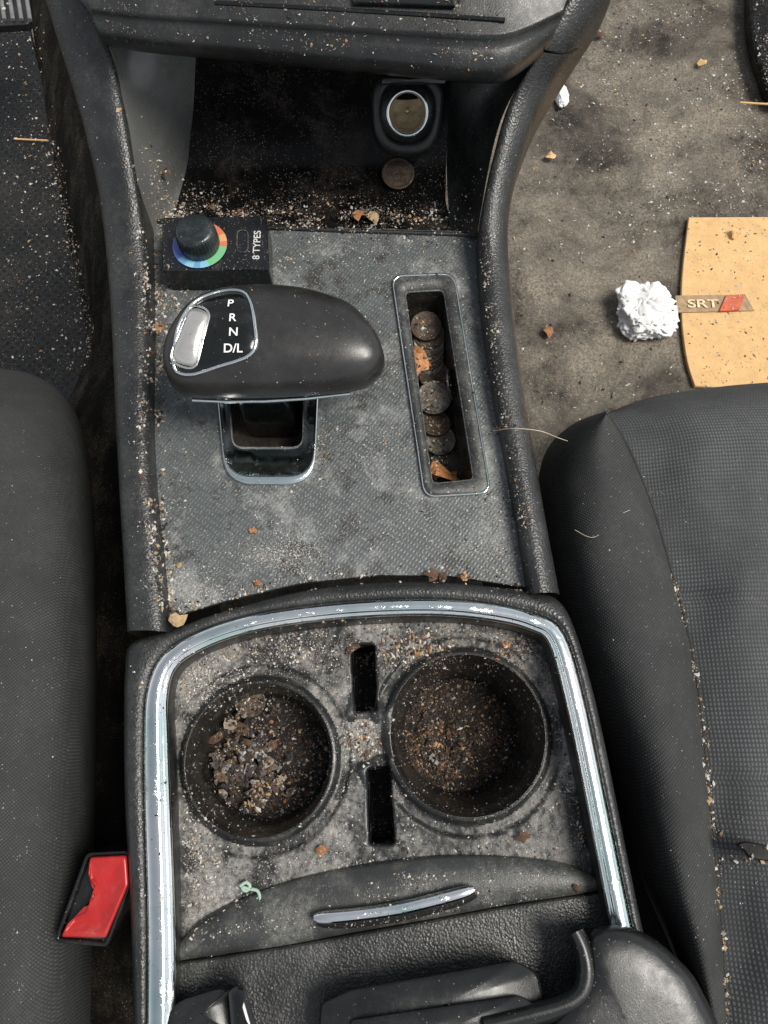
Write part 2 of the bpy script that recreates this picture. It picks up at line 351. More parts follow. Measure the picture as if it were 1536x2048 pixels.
for i,i_ in enumerate(INN):
    cin=Vector((730,1560)); d=(cin-i_).normalized()
    r=[P(i_.x,i_.y,.003),P(*(i_+d*4),.000),P(*(i_+d*9),-.006),P(*(i_+d*14),TZ-.001)]
    rows.append(r)
loft('inner_wall',rows,m_plastic,con)
tray_out=[i_+(Vector((730,1560))-i_).normalized()*8 for i_ in INN]
tray_out=[p for p in tray_out if p.y<1960]
def circ(cx,cy,r,z,n=56):
    c=P(cx,cy,z); return c,[Vector((c.x+r*math.cos(2*math.pi*i/n),c.y+r*math.sin(2*math.pi*i/n),z)) for i in range(n)]
cA,_=circ(519,1517,.0415,TZ); cB,_=circ(934,1467,.0445,TZ)
sl1=rrect([(704,1292),(747,1290),(752,1420),(710,1423)],5,4); sl2=rrect([(736,1538),(777,1536),(787,1686),(741,1688)],5,4)
def inpoly(x,y,poly):
    r=False;j=len(poly)-1
    for i in range(len(poly)):
        a,b=poly[i],poly[j]
        if (a[1]>y)!=(b[1]>y) and x<(b[0]-a[0])*(y-a[1])/(b[1]-a[1])+a[0]: r=not r
        j=i
    return r
def segd(x,y,a,b):
    dx,dy=b[0]-a[0],b[1]-a[1]; t=max(0,min(1,((x-a[0])*dx+(y-a[1])*dy)/(dx*dx+dy*dy+1e-12)))
    return math.hypot(x-a[0]-t*dx,y-a[1]-t*dy)
def pdist(x,y,poly):
    return min(segd(x,y,poly[i-1],poly[i]) for i in range(len(poly)))
tw_=PX(tray_out,TZ); s1w=PX(sl1,TZ); s2w=PX(sl2,TZ)
RA,RB=.0414,.0444
WC=P(726,1479,TZ)
def ss(a,b,x):
    t=max(0,min(1,(x-a)/(b-a))); return t*t*(3-2*t)
def tray_z(x,y):
    dA=math.hypot(x-cA.x,y-cA.y)-RA; dB=math.hypot(x-cB.x,y-cB.y)-RB
    k=.014; h=max(0,k-abs(dA-dB))/k; d=min(dA,dB)-h*h*k*.25
    z=TZ-.0028*(1-ss(.0085,.0105,d))
    lip=lambda q:.0040*(1-ss(.0006,.0045,q))
    br=math.exp(-((((x-WC.x)/.0105)**2+((y-WC.y)/.0130)**2)**2))
    z+= max(lip(dA),lip(dB))*(1-.97*br)
    z-= .0030*br
    rim=min(dA,dB)<.0036 and br<.4
    for sw in (s1w,s2w):
        cx=sum(p.x for p in sw)/len(sw); cy=sum(p.y for p in sw)/len(sw)
        if abs(x-cx)<.022 and abs(y-cy)<.034:
            q=pdist(x,y,sw)
            if inpoly(x,y,sw): q=-q
            ang=ss(.004,.0055,abs(x-cx))                   # only the flanks of the notch, not its ends
            toward=ss(.0,.018,.030-math.hypot(x-WC.x,y-WC.y))
            z+=.0042*(1-ss(.0045,.0100,q))*ang*toward*(1-br)  # sculpted shoulders merging with the cup lips
            z-=.0045*(1-ss(-.0006,.0014,q))
            if q<.0060*toward+.0012 and br<.5: rim=True
    if not rim: z+=.0005*noise.noise(Vector((x*220,y*220,0)))+.0003*noise.noise(Vector((x*700,y*700,4)))
    return z,rim
xs0=min(p.x for p in tw_);xs1=max(p.x for p in tw_);ys0=min(p.y for p in tw_);ys1=max(p.y for p in tw_)
st_=.0009; NX=int((xs1-xs0)/st_)+1; NY=int((ys1-ys0)/st_)+1
vid={};vs=[];fs=[];rimv=[];fm=[]
def keep(x,y):
    if math.hypot(x-cA.x,y-cA.y)<RA-.0008 or math.hypot(x-cB.x,y-cB.y)<RB-.0008: return False
    for sw in (s1w,s2w):
        cx=sum(p.x for p in sw)/len(sw)
        if abs(x-cx)<.012 and inpoly(x,y,sw) and pdist(x,y,sw)>.0007: return False
    return inpoly(x,y,tw_)
for j in range(NY):
    for i in range(NX):
        x=xs0+i*st_;y=ys0+j*st_
        if keep(x,y):
            for c_,R_ in ((cA,RA),(cB,RB)):
                r_=math.hypot(x-c_.x,y-c_.y)
                if r_<R_+.00025: s_=R_*.985/r_; x=c_.x+(x-c_.x)*s_; y=c_.y+(y-c_.y)*s_
            z,rm2=tray_z(x,y)
            vid[(i,j)]=len(vs); vs.append((x,y,z)); rimv.append(rm2)
for j in range(NY-1):
    for i in range(NX-1):
        q=[(i,j),(i+1,j),(i+1,j+1),(i,j+1)]
        if all(k in vid for k in q):
            f_=tuple(vid[k] for k in q); fs.append(f_); fm.append(1 if sum(rimv[k] for k in f_)>=2 else 0)
tr=mk('cup_tray',vs,fs,[m_tray,m_rim],con,label='moulded figure eight cup holder tray covered in dust and crumbs')
for p,m_ in zip(tr.data.polygons,fm): p.material_index=m_
for sl in (sl1,sl2):
    w=PX(sl,TZ); loft('divider_slot',[[p+Vector((0,0,-.0012)) for p in w],[p+Vector((0,0,-.032)) for p in w]],m_hole,con,loop=True,cap=False,smooth=False)
    plate('slot_floor',w,[],TZ-.034,TZ-.032,m_hole,con,bev=.0002)
def cup(name,c,r,dep,tp):
    e=empty(name,(c.x,c.y,TZ-dep),None,None,con)
    m=Matrix.Translation((c.x,c.y,TZ))
    wd=Vector((WC.x-c.x,WC.y-c.y)).normalized()
    rows=[];n=96
    for rr_,z in ((1.008,.0008),(1.002,.0016),(.992,.0013),(.978,-.001),(.962,-.006),(.955,-.010),(.925,-.0115),(.915,-.016),(tp*1.02,-dep+.006),(tp*.98,-dep+.002),(tp*.92,-dep),(.01,-dep-.0005)):
        row=[]
        for i in range(n):
            a=2*math.pi*i/n; d=Vector((math.cos(a),math.sin(a))); f=max(0,(d.dot(wd)-.90)/.10)
            zz=z if z<-.009 else min(z,z-(z+.0066)*ss(0,.7,f))
            row.append(m@Vector((r*rr_*d.x,r*rr_*d.y,zz)))
        rows.append(row)
    loft('cup_well',rows,m_cup,e,loop=True)
    n=48; vs=[];fs=[]
    rr=r*tp*.97
    for a in range(n+1):
        for b in range(n+1):
            x=(a/n*2-1);y=(b/n*2-1); X=x*math.sqrt(1-y*y/2)*rr; Y=y*math.sqrt(1-x*x/2)*rr
            h=.0035+.006*noise.noise(Vector((X*90+c.x*50,Y*90,0)))+.0028*noise.noise(Vector((X*300,Y*300,3)))+.0012*noise.noise(Vector((X*800,Y*800,3)))
            h*=1.2-(X*X+Y*Y)/rr/rr
            vs.append((c.x+X,c.y+Y,TZ-dep+.001+max(0,h)))
    for a in range(n):
        for b in range(n):
            i=a*(n+1)+b; fs.append((i,i+1,i+n+2,i+n+1))
    mk('dirt_bed',vs,fs,m_dirt,e)
    return e
cup('cup_holder',cA,.0414,.043,.87)
cup('cup_holder',cB,.0444,.058,.80)
# sliding door
dr=empty('tray_door',P(760,1820,-.014),None,None,con)
up=cr([(358,1885),(420,1828),(560,1768),(700,1734),(860,1712),(1000,1712),(1120,1724),(1190,1752)],40)
lo=cr([(356,1922),(420,1912),(560,1892),(700,1866),(860,1838),(1000,1812),(1120,1794),(1196,1782)],40)
rows=[]
for a,b in zip(up,lo):
    rows.append([P(*a.lerp(b,t),z) for t,z in ((0,TZ-.004),(.0,TZ+.0015),(.06,TZ+.004),(.3,TZ+.0065),(.6,TZ+.007),(.9,TZ+.0065),(1,TZ+.005),(1.0,TZ-.002))])
loft('door_panel',rows,m_door,dr)
hp_=cr([(628,1836),(700,1831),(790,1819),(880,1798),(948,1779)],30)
tube('door_handle',[P(p.x,p.y,TZ+.0120) for p in hp_],.0034,m_chrome,dr,radii=[max(.55,1-abs(2*i/29-1)**14*.45) for i in range(30)])
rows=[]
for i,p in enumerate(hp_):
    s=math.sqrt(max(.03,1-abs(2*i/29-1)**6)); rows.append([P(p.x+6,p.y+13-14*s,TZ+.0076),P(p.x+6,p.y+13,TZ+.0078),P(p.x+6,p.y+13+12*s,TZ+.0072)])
loft('handle_recess_shade',rows,m_hole,dr)  # flat near-black strip laid on the door, painted shade of the recess
LP=[(350,1926),(450,1912),(600,1888),(800,1852),(1000,1815),(1200,1784),(1235,1860),(1250,1960),(1250,2150),(340,2150)]
plate('leather_pad',PX([Vector(p) for p in LP],TZ+.004),[],TZ-.003,TZ+.005,m_leather,con,bev=.002)

# ================================================================ DASHBOARD
da=empty('dashboard',P(640,20,.12),'dusty black lower dashboard panel overhanging the console cubby','dashboard')
BE=[(205,90),(300,106),(450,120),(600,134),(800,153),(950,166),(1005,164),(1050,138),(1098,98)]
TE=[(120,-160),(230,-160),(380,-160),(540,-160),(760,-160),(940,-160),(1020,-160),(1100,-160),(1190,-160)]
be=crp(BE,5);te=crp(TE,5);rows=[]
for a,b in zip(be,te):
    base=P(a.x,a.y,.082); r=[base+Vector((0,.07,.01)),base+Vector((0,.02,.0005)),base]
    for t,z in ((.015,.086),(.06,.094),(.12,.099),(.2,.1025),(.27,.1055),(.29,.1085),(.31,.109),(.5,.115),(.75,.125),(1,.135)):
        q=a.lerp(b,t); r.append(P(q.x,q.y,z))
    rows.append(r)
loft('dash_panel',rows,m_dash,da)
tube('trim_line',[P(430,6,.112),P(650,18,.112),P(850,30,.112),P(1010,40,.112)],.0012,m_gloss,da)
plate('dash_slot',PX([(700,-20),(905,-12),(910,10),(705,2)],.1165),[],.114,.1165,m_gloss,da)
# ================================================================ SHIFTER
sh=empty('gear_shifter',P(545,850,0),'black leather gear shifter knob with silver button and gear display','gear shifter')
ST=[(335,712,742),(340,675,765),(352,645,782),(375,612,793),(410,588,797),(460,575,798),(530,571,797),(600,576,794),(655,590,790),(700,608,785),(735,640,776),(756,672,760),(766,700,742),(769,715,730)]
st=crp([Vector(s) for s in ST],4); zc=.052; rows=[]
for x,a,b in [(s.x,s.y,s.z) for s in st]:
    pa=P(x,a,zc+.004);pb=P(x,b,zc-.006); m_=(pa+pb)/2; hy=(pa.y-pb.y)/2; hz=.021*(max(0,(b-a))/225)**.55
    r=[]
    for k in range(28):
        an=2*math.pi*k/28; c_,s_=math.cos(an),math.sin(an); e=.86
        r.append(Vector((m_.x,m_.y+hy*math.copysign(abs(c_)**e,c_),m_.z+hz*math.copysign(abs(s_)**e,s_))))
    rows.append(r)
kb=loft('knob_body',rows,m_knob,sh,loop=True,cap=True)
BV=BVHTree.FromPolygons([v.co.copy() for v in kb.data.vertices],[tuple(p.vertices) for p in kb.data.polygons])
def hit(px,py,off=0):
    h=BV.ray_cast(CAM,ray(px,py).normalized())
    if h[0] is None: return None
    n=h[1]
    if n.dot(CAM-h[0])<0:n=-n
    return h[0]+n*off,n
def patch(name,out,dome,mat,parent,off=.0006,rings=8):
    c=sum(out,Vector((0,0)))/len(out); rows=[]
    for k in range(rings+1):
        t=1-k/rings*.98; o_=off+dome*(1-t**4) if k>0 else -.0005
        r=[]
        for p in out:
            tt=t if k else 1; q=c.lerp(p,tt); h=hit(q.x,q.y,o_)
            if h is None: h=(P(q.x,q.y,zc),0)
            r.append(h[0])
        rows.append(r)
    return loft(name,rows,mat,parent,loop=True)
disp=cr([(350,700),(360,650),(390,606),(440,585),(485,584),(502,606),(510,650),(512,690),(494,714),(440,732),(385,748),(352,740)],60,True)
patch('display_panel',disp,.0002,m_gloss,sh)
tube('display_bezel',[hit(p.x,p.y,.0005)[0] for p in disp],.0010,m_chrome,sh,closed=True)
bt=[]
a0=Vector((396,640));b0=Vector((373,710)); ax=(b0-a0).normalized(); pr=Vector((-ax.y,ax.x))
for k in range(15):
    an=math.pi*k/14; bt.append(a0-ax*(math.sin(an)**.7)*24+pr*math.copysign(abs(math.cos(an))**.7,math.cos(an))*22)
for k in range(15):
    an=math.pi*k/14; bt.append(b0+ax*(math.sin(an)**.7)*24-pr*math.copysign(abs(math.cos(an))**.7,math.cos(an))*27)
patch('release_button',bt,.0022,m_satin,sh,off=.0012)
bh=[hit(p.x,p.y,.0012) for p in bt]
tube('button_edge',[h[0] for h in bh if h],.0007,m_chrome,sh,closed=True)
for s_,x,y in (('P',462,611),('R',466,639),('N',468,667),('D/L',467,699)):
    h,n=hit(x,y,.0016)
    zx=Vector((1,0,-n.x/n.z)).normalized(); yy=n.cross(zx); mt=Matrix.Translation(h)@Matrix((zx,yy,n)).transposed().to_4x4()
    text('gear_letter',s_,.0068,mt,m_white,sh,.00005,.00008)
tube('chrome_strip',[P(x,y,zc-.010) for x,y in ((385,800),(450,803),(530,802),(610,797),(700,787))],.0010,m_chrome,sh)
rows=[]
for z,w,d in ((-.028,.017,.010),(.0,.0165,.010),(.02,.015,.010),(.045,.016,.012)):
    c=Vector((P(540,835,-.01).x,P(540,835,-.01).y+.004,z))
    rows.append([c+Vector((p.x*w,p.y*d,0)) for p in rrect([(-1,-1),(1,-1),(1,1),(-1,1)],.4,5)])
loft('shifter_stem',rows,m_gloss,sh,loop=True,cap=True)

# ================================================================ DIAL CONTROLLER
dc_=empty('dial_controller',P(430,500,0),'small black dial controller box with rainbow ring and knob','controller')
zb=.022
tp=[(324,434),(533,431),(539,541),(324,540)]
tw=PX([Vector(p) for p in rrect(tp,4,4)],zb); tcx=sum(p.x for p in tw)/len(tw); tcy=sum(p.y for p in tw)/len(tw)
loft('controller_box',[[Vector((p.x,p.y,.0005)) for p in tw],[Vector((p.x,p.y,zb-.0008)) for p in tw],[Vector((tcx+(p.x-tcx)*.985,tcy+(p.y-tcy)*.97,zb)) for p in tw]],M('controller_black',(.007,.008,.009),.2,dust=.2,dc=(.15,.15,.14),lo=.5,hi=.8,speck=.12),dc_,loop=True,cap=True,smooth=False)
c=P(400,490,zb+.0004); n=72
rv=[];rf=[];cols=[(.55,.15,.06),(.55,.31,.13),(.36,.40,.12),(.14,.42,.20),(.08,.38,.30),(.20,.44,.56),(.13,.28,.50),(.07,.13,.40),(.13,.11,.34)]
for i in range(n):
    a=2*math.pi*i/n
    for r in (.0085,.0172): rv.append((c.x+r*math.sin(a),c.y+r*math.cos(a),c.z+.0004))
for i in range(n):
    j=(i+1)%n; rf.append((2*i,2*i+1,2*j+1,2*j))
order=[1,0,0,1,0,3,3,3,5,6,5,6,7,7,8,8,1,0,1]
rm_=[M('ring_colour_%s'%chr(97+i),cols[i],.5,var=.1,speck=.1,dust=.4) for i in range(9)]
rg=mk('colour_ring',rv,rf,rm_,dc_,smooth=False)
for i,p in enumerate(rg.data.polygons): p.material_index=order[int(i/n*len(order))]
rows=[]
for r,z in ((.0124,.0004),(.0124,.002),(.0120,.0130),(.0112,.0150),(.0095,.0157),(.0001,.0146)):
    rows.append([Vector((c.x+(r*(1+(.045 if (i%3==0 and .001<z<.014) else 0)))*math.cos(2*math.pi*i/108),c.y+(r*(1+(.045 if (i%3==0 and .001<z<.014) else 0)))*math.sin(2*math.pi*i/108),c.z+z)) for i in range(108)])
loft('dial_knob',rows,M('dial_black',(.012,.018,.020),.26,dust=.3,speck=.12),dc_,loop=True)
ov=PX(rrect([(474,460),(496,460),(496,505),(474,505)],11,6),zb+.0004)
tube('mode_button',ov,.00035,m_door,dc_,closed=True)
tpz=P(514,490,zb+.0004)
text('printed_text','8 TYPES',.0062,Matrix.Translation(tpz)@Matrix.Rotation(math.radians(90),4,'Z'),m_grey,dc_,.00005,.00008)

# ================================================================ SEATS
def strip(name,E,I,prof,mat,parent,per=6):
    E=crp(E,per);I=crp(I,per)
    prof=[Vector(p) for p in crp([Vector(p) for p in prof],3)]
    return loft(name,[[P(*e.lerp(i,p.x),p.y+.0014*noise.noise(Vector((e.y/70,p.x*4,0)))) for p in prof] for e,i in zip(E,I)],mat,parent)
s1=empty('car_seat',P(60,1500,-.2),'dark grey fabric driver seat cushion edge','car seat')
E=[(-200,735),(0,738),(70,752),(125,788),(160,850),(180,950),(190,1100),(193,1400),(188,1700),(178,2150)]
I=[(-260,960),(-230,980),(-200,1000),(-190,1020),(-180,1040),(-180,1080),(-180,1150),(-180,1400),(-180,1700),(-180,2150)]
strip('seat_bolster',E,I,[(0,-.22),(0,-.12),(.03,-.07),(.1,-.035),(.22,-.012),(.4,.0),(.6,.004),(.8,.0),(1,-.006)],m_bolster,s1)
s2=empty('car_seat',P(1350,1500,-.2),'grey fabric passenger seat with woven centre and crumbs in seams','car seat')
E=[(1212,822),(1150,846),(1100,890),(1078,950),(1078,1020),(1090,1120),(1115,1230),(1160,1360),(1215,1500),(1250,1620),(1285,1760),(1340,1890),(1430,2120)]
SM=[(1213,830),(1240,865),(1270,925),(1300,1000),(1320,1060),(1345,1150),(1370,1240),(1392,1350),(1408,1480),(1420,1600),(1432,1730),(1445,1880),(1458,2120)]
strip('seat_bolster',E,SM,[(0,-.24),(0,-.12),(.03,-.075),(.12,-.04),(.28,-.016),(.5,-.004),(.7,-.004),(.88,-.012),(1,-.026)],m_bolster,s2)
plate('seat_gap_shade',PX([(1080,980),(1500,980),(1700,2300),(1000,2300),(1060,1300)],-.20),[],-.24,-.20,m_hole,s2)  # near-black plate added as painted shade in the gap beside the seat
sm=crp(SM,8); rt=crp([(1800,790-35),(1800,800),(1800,860),(1800,940),(1800,1010),(1800,1120),(1800,1230),(1800,1350),(1800,1480),(1800,1610),(1800,1740),(1800,1880),(1800,2120)],8)
rows=[]
fe=cr([(1213,826),(1300,795),(1400,778),(1536,765),(1800,752)],25)
rows.append([P(p.x,p.y,-.24) for p in fe]); rows.append([P(p.x,p.y,-.11) for p in fe]); rows.append([P(p.x,p.y+5,-.075) for p in fe]); rows.append([P(p.x,p.y+18*min(1,k/3),-.05) for k,p in enumerate(fe)])
for idx,(a,b) in enumerate(zip(sm,rt)):
    if idx<6: continue
    r=[]
    for k in range(25):
        t=k/24; q=a.lerp(b,t)
        z=-.026+.016*math.sin(min(1,t*2.2)*math.pi/2)
        fr=max(0,1-(q.y-(780+45*(1-t)))/90); z-=.02*fr**2
        q.y-= 14*math.sin(math.pi*min(1,t*1.3))*max(0,1-(q.y-850)/300) if q.y<1150 else 0
        for g in (1190,1552): z-=.0035*math.exp(-((q.y-g-20*(t))/10)**2)
        z+=.0028*noise.noise(Vector((q.x/90,q.y/120,1)))
        r.append(P(q.x,q.y,z))
    rows.append(r)
loft('seat_centre',rows,m_insert,s2)
tube('seam_piping',[P(p.x,p.y,-.0255) for p in sm[3:]],.0012,m_bolster,s2)
# buckle
bk=empty('seat_belt_buckle',P(190,1800,-.08),'black seat belt buckle with red release button','seat belt buckle')
bo=[Vector(p) for p in rrect([(112,1882),(176,1708),(258,1704),(262,1765),(214,1890)],8,4)]
w=PX(bo,-.008); rows=[[v+Vector((0,0,-.06)) for v in w],w,PX([p.lerp(Vector((190,1800)),.02) for p in bo],-.0060)]
loft('buckle_housing',rows,m_gloss,bk,loop=True,cap=True,smooth=False)
def pad(name,pts,z0,z1,mat,parent,n=60):
    c=sum(pts,Vector((0,0)))/len(pts)
    rows=[[P(*p.lerp(c,s),z) for p in pts] for s,z in ((0,z0),(0,z1-.002),(.03,z1-.0006),(.08,z1),(.16,z1-.0002),(.24,z1-.0016),(.6,z1-.0024),(.98,z1-.0024))]
    return loft(name,rows,mat,parent,loop=True)
rb=rrect([(180,1714),(254,1710),(258,1768),(212,1876),(122,1874),(134,1848),(170,1832),(192,1766),(176,1748)],6,4)
pad('release_button',rb,-.007,.003,m_red,bk)
tube('buckle_rim',PX([p.lerp(Vector((190,1800)),.02) for p in bo],-.0045),.0012,m_gloss,bk,closed=True)

# ================================================================ ARMREST
ar=empty('armrest_lid',P(900,2020,.0),'glossy black plastic armrest lid edge with latch pieces','armrest')
def blob(name,pts,z0,z1,mat,parent,r=14,ins=.06,rise=.0012):
    o_=rrect(pts,r,6); c=sum(o_,Vector((0,0)))/len(o_); rows=[]
    for s,z in ((0,z0),(0,z1-.003),(.012,z1-.001),(.03,z1),(ins,z1),(ins+.02,z1+rise),(.98,z1+rise*1.3)):
        rows.append([P(*p.lerp(c,s),z) for p in o_])
    return loft(name,rows,mat,parent,loop=True)
blob('hinge_cover',[(318,2090),(336,2024),(362,2000),(440,1976),(466,1984),(500,2090)],-.02,.008,m_arm,ar)
blob('hinge_post',[(466,2100),(456,1982),(474,1970),(492,1976),(528,2100)],-.02,.014,m_gloss,ar,6)
blob('latch_block',[(635,2100),(640,2008),(700,1980),(1035,1922),(1076,1946),(1090,2004),(1060,2110)],-.02,.015,m_arm,ar,12,.05)
blob('latch_step',[(690,2110),(700,2040),(1040,1990),(1075,2010),(1060,2110)],.010,.019,m_arm,ar,8,.05)
def soft(name,pts,z0,z1,mat,parent,ins=.35):
    o_=cr(pts,60,True); c=sum(o_,Vector((0,0)))/60; rows=[]
    for s,z in ((0,z0),(0,z1-.014),(.012,z1-.009),(.035,z1-.006),(.08,z1-.0038),(.16,z1-.0022),(.30,z1-.0010),(.5,z1-.0004),(.98,z1)):
        rows.append([P(*p.lerp(c,s),z) for p in o_])
    return loft(name,rows,mat,parent,loop=True)
soft('lid_corner',[(1172,1950),(1178,1868),(1232,1850),(1292,1868),(1350,1912),(1402,1978),(1445,2120),(1300,2230),(1120,2200),(1090,2070)],-.06,.026,m_arm,ar)
lap=cr([(1152,1864),(1168,1900),(1176,1950),(1164,1992),(1124,2016),(1050,2036),(970,2056)],30)
ln=nrm2(lap); rows=[]
for i,(p,q) in enumerate(zip(lap,ln)):
    k_=.75+.45*min(1,i/12)
    rows.append([P(*(p+q*a*k_),z) for a,z in ((-22,-.01),(-22,.017),(-18,.0215),(-9,.0242),(0,.0248),(9,.0242),(18,.0215),(22,.017),(22,-.01))])
loft('latch_arm',rows,m_arm,ar)

# ================================================================ LOOSE THINGS
bpy.context.view_layer.update()
def crumpled(name,px,py,z,r,sc,label,seed):
    bm=bmesh.new(); bmesh.ops.create_icosphere(bm,subdivisions=6,radius=1)
    c=P(px,py,z)
    for v in bm.verts:
        p=v.co.copy(); n_=p.normalized(); f=1+.32*noise.noise(n_*1.4+Vector((seed,0,0)))
        w_=n_+.35*Vector((noise.noise(n_*2+Vector((1,seed,0))),noise.noise(n_*2+Vector((5,seed,0))),noise.noise(n_*2+Vector((9,seed,0)))))
        f+=.30*abs(noise.noise(w_*2.8+Vector((0,seed,0))))-.06
        f+=.15*abs(noise.noise(w_*5.5+Vector((0,seed,5))))+.045*abs(noise.noise(w_*11+Vector((3,seed,5))))
        q=Vector((n_.x*sc[0],n_.y*sc[1],n_.z*sc[2]))*r*f
        v.co=q+c; v.co.z=max(v.co.z,-.284)
    me=bpy.data.meshes.new(name); bm.to_mesh(me); bm.free(); me.materials.append(m_tissue)
    for p in me.polygons:p.use_smooth=True
    o=bpy.data.objects.new(name,me); COL.objects.link(o); return tag(o,None,label,'tissue')
crumpled('crumpled_tissue',1292,622,-.272,.030,(1.04,1.0,.55),'crumpled white paper tissue lying on the dirty carpet',3)
crumpled('crumpled_tissue',1124,190,-.278,.010,(.7,1.6,.5),'small torn white tissue scrap on the carpet',9)
def coin(px,py,z,r,mat,tx=0,ty=0,label='dirty coin lying in the coin tray',):
    c=P(px,py,z); mtx=Matrix.Translation(c)@Matrix.Rotation(tx,4,'X')@Matrix.Rotation(ty,4,'Y')
    prof=[(.0001,-.0008),(r*.97,-.0008),(r,-.0005),(r,.0005),(r*.97,.0008),(r*.9,.0008),(r*.87,.0005)]
    rows=[[mtx@Vector((a*math.cos(2*math.pi*i/40),a*math.sin(2*math.pi*i/40),b)) for i in range(40)] for a,b in prof]
    for s in (.75,.55,.35,.15,.01):
        rows.append([mtx@Vector((r*s*math.cos(2*math.pi*i/40),r*s*math.sin(2*math.pi*i/40),.0005+.0009*max(0,noise.noise(Vector((s*3*math.cos(2*math.pi*i/40),s*3*math.sin(2*math.pi*i/40),px)))))) for i in range(40)])
    o=loft('coin',rows,mat,None,loop=True,label=label,cat='coin',group='loose coins in the console'); return o
for k in range(6): coin(858-k*.5,668+k*14,-.0205-k*.0018,.0105,m_coins if k%3 else m_coinb,.25,.05)
coin(852,652,-.017,.0105,m_coinb,.1,0)
coin(868,795,-.024,.0115,m_coins,.15,-.1)
coin(905,770,-.020,.011,m_coins,0,1.15)
coin(870,845,-.029,.0105,m_coinb,-.2,.1); coin(880,880,-.032,.0105,m_coins,.1,.1); coin(868,750,-.03,.0105,m_coinb)
coin(796,347,-.008,.0115,m_coinb,.25,0,'tarnished coin stuck on the cubby floor')
coin(500,1403,-.0445,.0095,m_coinb,.15,.1,'brown coin half buried in cup holder dirt')
def flake(name,px,py,z,size,mat,label,cat,seed,el=1.6,grp=None,ht=.5,nn_=10,tilt=.5):
    rd=random.Random(seed); c=P(px,py,z); n=nn_; a0=rd.random()*6.28; vs=[];fs=[]
    out=[]
    for i in range(n):
        a=2*math.pi*i/n; rr=size*(.5+.7*rd.random()); out.append(Vector((rr*el*math.cos(a),rr*math.sin(a),0)))
    R=Matrix.Rotation(a0,4,'Z')@Matrix.Rotation(rd.uniform(-tilt,tilt),4,'X')@Matrix.Rotation(rd.uniform(-tilt,tilt),4,'Y'); vs=[c+Vector((0,0,size*ht))]
    for s in (.5,1):
        for o_ in out:
            p=Vector(o_*s); p.z=size*ht*math.cos(p.x/size*1.4+rd.random()*.6); vs.append(c+R@p)
    for i in range(n):
        j=(i+1)%n; fs.append((0,1+i,1+j)); fs.append((1+i,1+n+i,1+n+j,1+j))
    o=mk(name,vs,fs,mat,None,label=label,cat=cat,group=grp,smooth=False)
    m=o.modifiers.new('s','SOLIDIFY'); m.thickness=.00025
    return o
for i,(x,y,z,s) in enumerate([(838,712,-.014,.006),(842,735,-.016,.005),(882,945,-.027,.006),(905,955,-.028,.004),(870,935,-.028,.004)]):
    flake('dry_leaf',x,y,z,s,m_leaf,'orange brown dried leaf scrap in coin tray','leaf',i,1.8,'dried leaf scraps in the coin tray')
m_fk=M('brown_flake',(.070,.044,.034),.5,dscale=120,var=.7,dust=.5,dc=(.14,.11,.095)); m_fk2=M('dark_flake',(.026,.020,.019),.35,dscale=120,var=.6,dust=.3,dc=(.11,.09,.08)); m_fk3=M('pale_flake',(.20,.165,.12),.7,dscale=120,var=.5)
rdm=random.Random(5)
for i in range(120):
    while True:
        x=480+rdm.gauss(0,40); y=1535+rdm.gauss(0,50)
        if math.hypot((x-532)/110,(y-1520)/110)<1: break
    flake('wrapper_flake',x,y,-.0480+rdm.random()*.0035,.0012+.0034*rdm.random()**2,rdm.choice([m_fk,m_fk2,m_fk2,m_fk2,C[2],m_fk]) if rdm.random()>.10 else m_fk3,'thin curled brown flake lying in cup holder dirt','debris flake',200+i,1.7,'curled brown flakes in the cup holder',.10,6,.35)
for i,(x,y,z,s) in enumerate([(312,660,.012,.0045),(318,655,.014,.003),(866,1152,.004,.004),(885,1156,.004,.003),(928,1152,.004,.0025),(355,1240,.012,.004),(515,1165,.002,.0022),(1048,1672,-.011,.0032),(1155,1776,-.006,.002),(720,430,-.006,.005),(745,433,-.006,.004),(1010,1290,-.011,.003),(424,415,.0,.003),(335,345,.015,.003),(505,1062,.001,.002),(358,1130,.001,.002),(645,1700,-.012,.0028),(706,1300,-.012,.0035),(1470,465,-.275,.005),(1405,127,-.28,.006),(1102,314,-.28,.006),(1098,662,-.28,.006),(1200,70,-.28,.005)]):
    flake('food_scrap',x,y,z,s,C[[1,5,2,2,5][i%5]] if i<18 or i>20 else m_tan,'small brown dried food scrap on the dirty surface','food scrap',50+i,1.3,'scattered food scraps')
tube('green_string',[P(x,y,-.010) for x,y in cr([(480,1772),(492,1765),(500,1772),(492,1782),(484,1775),(500,1778),(515,1782),(520,1798),(517,1812)],40)],.0009,m_green,None,label='pale green rubbery scrap on the tray',cat='rubber scrap')
tube('hair_strand',[P(x,y,z) for x,y,z in [(v.x,v.y,v.z) for v in cr([(985,862,.004),(1030,857,.02),(1080,862,.015),(1115,875,.0),(1135,882,-.01)],30)]],.00018,m_hair,None,label='long pale hair strand lying over the console edge',cat='hair')
tube('hair_strand',[P(x,y,-.005) for x,y in cr([(1150,1060),(1185,1075),(1215,1055),(1240,1030),(1260,1020)],24)],.00012,m_hair,None,label='fine pale hair on the seat bolster',cat='hair')
tube('twig',[P(1480,205,-.257),P(1560,210,-.257)],.0012,m_tan,None,label='thin tan twig on the carpet',cat='twig')
tube('twig',[P(30,278,-.274),P(95,281,-.272)],.001,m_tan,None,label='thin tan twig on the rubber mat',cat='twig')
plate('fabric_scrap',PX(cr([(1475,1690),(1500,1684),(1560,1700),(1560,1722),(1505,1718),(1490,1702)],24,True),-.004),[],-.007,-.004,m_hole,None,label='small black fabric scrap on the passenger seat',cat='fabric scrap')

